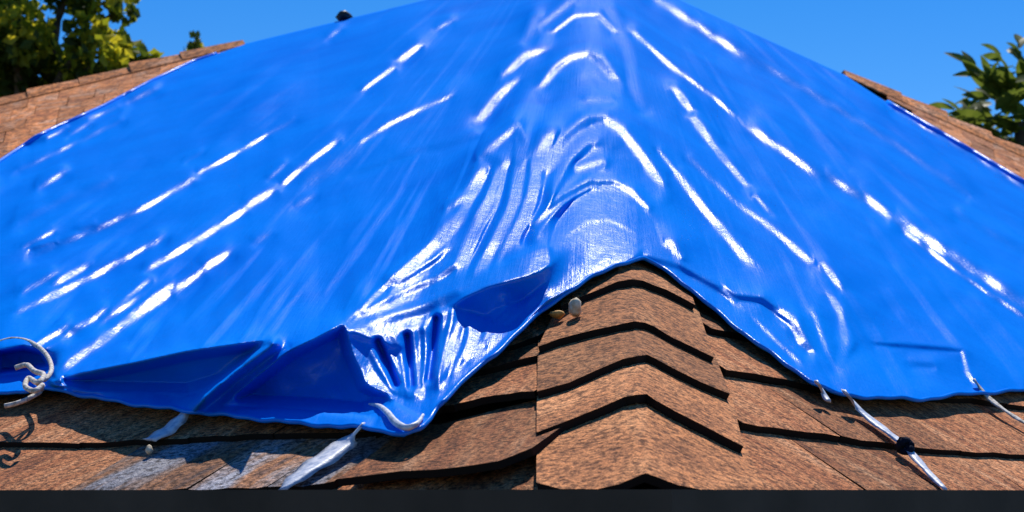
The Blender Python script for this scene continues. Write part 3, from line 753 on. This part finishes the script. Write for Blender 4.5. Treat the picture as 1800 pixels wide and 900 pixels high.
pebble('weight_bag', 'small black weight sitting on the tarp along the left skyline', tarp_at(605, row=NR-1) + Vector((0,0,0.015)), (.042,.04,.028), M_black, 'weight', seed=8)

# ---------------------------------------------------------------- trees
def leaf_cloud(blobs, n, size, mats, seed):
    r = np.random.default_rng(seed); vs = []; fs = []; mi = []
    vol = np.array([b[3]**2 for b in blobs]); vol = vol/vol.sum()
    for k in r.choice(len(blobs), n, p=vol):
        bx, by, bz, R = blobs[k]
        d = r.normal(size=3); d /= np.linalg.norm(d); rr = R*(0.35+0.75*r.random()**0.6)
        c = np.array([bx, by, bz]) + d*rr*np.array([1, 1, .85])
        a = r.normal(size=3); a[2] -= 0.3; a /= np.linalg.norm(a)
        b = np.cross(a, r.normal(size=3)); b /= np.linalg.norm(b)
        nrm = np.cross(a, b); L = size*(0.7+0.7*r.random()); w = L*0.32; q = len(vs)
        vs += [c-a*L/2, c-b*w+nrm*w*.3, c+a*L/2, c+b*w+nrm*w*.3, c+a*L*.05]
        fs += [(q, q+1, q+4), (q+1, q+2, q+4), (q+2, q+3, q+4), (q+3, q, q+4)]
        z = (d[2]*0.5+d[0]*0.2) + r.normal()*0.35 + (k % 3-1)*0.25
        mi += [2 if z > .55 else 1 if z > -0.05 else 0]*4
    return vs, fs, mi
def tree(name, label, base, blobs, n, size, trunk_top, seed, group=None):
    t = empty(name, base, label, 'tree', group)
    v, f = [], []
    tp = smooth_path([base, base+(trunk_top-base)*.5+Vector((.1,0,0)), trunk_top]); k = len(tp)
    add_tube(v, f, tp, [0.16-0.08*i/(k-1) for i in range(k)], 10); mesh('trunk', v, f, M_bark, t, True)
    for b in blobs[::2]:
        v, f = [], []
        e = Vector(b[:3]); md = trunk_top*.5+e*.5+Vector((0,0,-.15)); pth = smooth_path([base+(trunk_top-base)*random.uniform(.6,.95), md, e]); k = len(pth)
        add_tube(v, f, pth, [0.055-0.042*i/(k-1) for i in range(k)], 6); mesh('limb', v, f, M_bark, t, True)
    vs, fs, mi = leaf_cloud(blobs, n, size, None, seed)
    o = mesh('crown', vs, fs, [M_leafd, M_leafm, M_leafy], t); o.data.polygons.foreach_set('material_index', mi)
    return t
def blobs_px(lst, Y):
    out = []
    for x, y, r, dy in lst:
        p = at(x, y, Y+dy); out.append((p.x, p.y, p.z, r*Y/F))
    return out
Yt = 13.0
bl = blobs_px([(40,120,75,0),(100,140,65,.3),(165,110,60,-.2),(220,110,45,.2),(215,15,30,.1),(165,0,45,0),(130,-25,60,.2),(60,60,40,.3),(20,60,75,-.3),(-60,60,110,0),(-40,-80,140,.3),(90,-110,110,0),(20,160,70,.2),(150,165,70,0),(240,150,40,.1),(258,112,30,.1),(278,140,28,.1),(205,80,34,.1),(-150,130,120,.2),(0,10,40,.1),(150,60,38,-.2)], Yt)
b0 = at(30, 866, Yt); b0.z = 0
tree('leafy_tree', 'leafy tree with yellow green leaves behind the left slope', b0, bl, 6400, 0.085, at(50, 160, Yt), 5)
Yt2 = 19.0
b1 = at(345, 866, Yt2); b1.z = 0
tree('distant_tree', 'dark pointed treetop just showing above the left skyline', b1, blobs_px([(346,64,8,0),(345,78,13,0),(344,98,20,0),(345,130,32,0),(345,190,50,0),(345,260,60,0),(345,330,60,0)], Yt2), 1600, 0.10, at(345, 130, Yt2), 9)
# broad leaved plant at right, each large leaf its own part
Yp = 13.5
bp_ = at(1800, 866, Yp); bp_.z = 0
plant = empty('broad_leaved_tree', bp_, 'broad leaved tree with long green leaves behind the right slope', 'tree')
top = at(1795, 215, Yp)
v, f = [], []
pth = smooth_path([bp_, bp_.lerp(top, .5)+Vector((.12,0,0)), top]); add_tube(v, f, pth, [0.12-0.07*i/(len(pth)-1) for i in range(len(pth))], 9); mesh('trunk', v, f, M_bark, plant, True)
lv, lf = [], []
nseg = 7
for i in range(nseg+1):
    s = i/nseg; w = 0.20*math.sin(math.pi*min(1, s*0.94+0.04))**0.8*(1-0.35*s); z = -0.22*s*s
    lv += [(s, -w, z+0.05*w*4), (s, 0, z), (s, w, z+0.05*w*4)]
for i in range(nseg):
    for k in range(2): lf.append((i*3+k, (i+1)*3+k, (i+1)*3+k+1, i*3+k+1))
lm = bpy.data.meshes.new('leaf'); lm.from_pydata(lv, [], lf); lm.update(); lm.materials.append(M_leafp); lm.polygons.foreach_set('use_smooth', [True]*len(lm.polygons))
def leaf(p, tip, roll=0.0):
    d = tip-p; L = d.length; x = d.normalized(); y = Vector((0,0,1)).cross(x)
    if y.length < .1: y = Vector((1,0,0))
    y.normalize(); z = x.cross(y)
    R_ = Matrix((x, y, z)).transposed().to_4x4() @ Matrix.Rotation(roll, 4, 'X')
    o = bpy.data.objects.new('leaf', lm); C.objects.link(o); o.parent = plant
    o.matrix_parent_inverse = parent_matrix(plant).inverted()
    o.matrix_basis = Matrix.Translation(p) @ R_ @ Matrix.Diagonal((L, L*1.15, L, 1)); return o
for (x1,y1),(x2,y2),dy,ro in [((1775,205),(1758,84),.1,.9),((1772,200),(1700,104),0,.7),((1780,215),(1735,130),-.1,-.6),((1785,180),(1815,100),.1,.5),((1790,215),(1770,115),-.2,.2),((1770,230),(1668,188),-.1,.7),((1770,235),(1652,205),.1,.9),((1760,245),(1690,262),0,-.5),((1790,240),(1740,280),-.2,.4),((1800,200),(1870,120),0,.4),((1800,230),(1900,190),.1,-.4),((1800,150),(1790,70),.3,.8),((1780,250),(1720,235),-.15,.3),((1790,255),(1800,290),-.3,.9)]:
    a_, b_2 = at(x1,y1,Yp), at(x2,y2,Yp+dy); ax = (b_2-a_); Lx = ax.length
    leaf(a_ + ax*.35, b_2, ro)
    for k in range(9):
        u_ = 0.15 + 0.75*k/8; q = a_ + ax*u_
        sd = Vector((random.uniform(-1,1), random.uniform(-1,1), random.uniform(-.8,.8)))
        leaf(q, q + (ax.normalized()*.8 + sd*.75).normalized()*random.uniform(.13,.21), random.uniform(-1,1))
for k in range(125):
    a = random.uniform(0, 6.28); e = random.uniform(-0.5, 0.9); rr = random.uniform(0.14, 0.26)
    c = top + Vector((random.uniform(-.3,.35), random.uniform(-.3,.3), random.uniform(-.3,.28)))
    leaf(c, c + Vector((math.cos(a)*math.cos(e), math.sin(a)*math.cos(e), math.sin(e)))*rr, random.uniform(-1, 1))
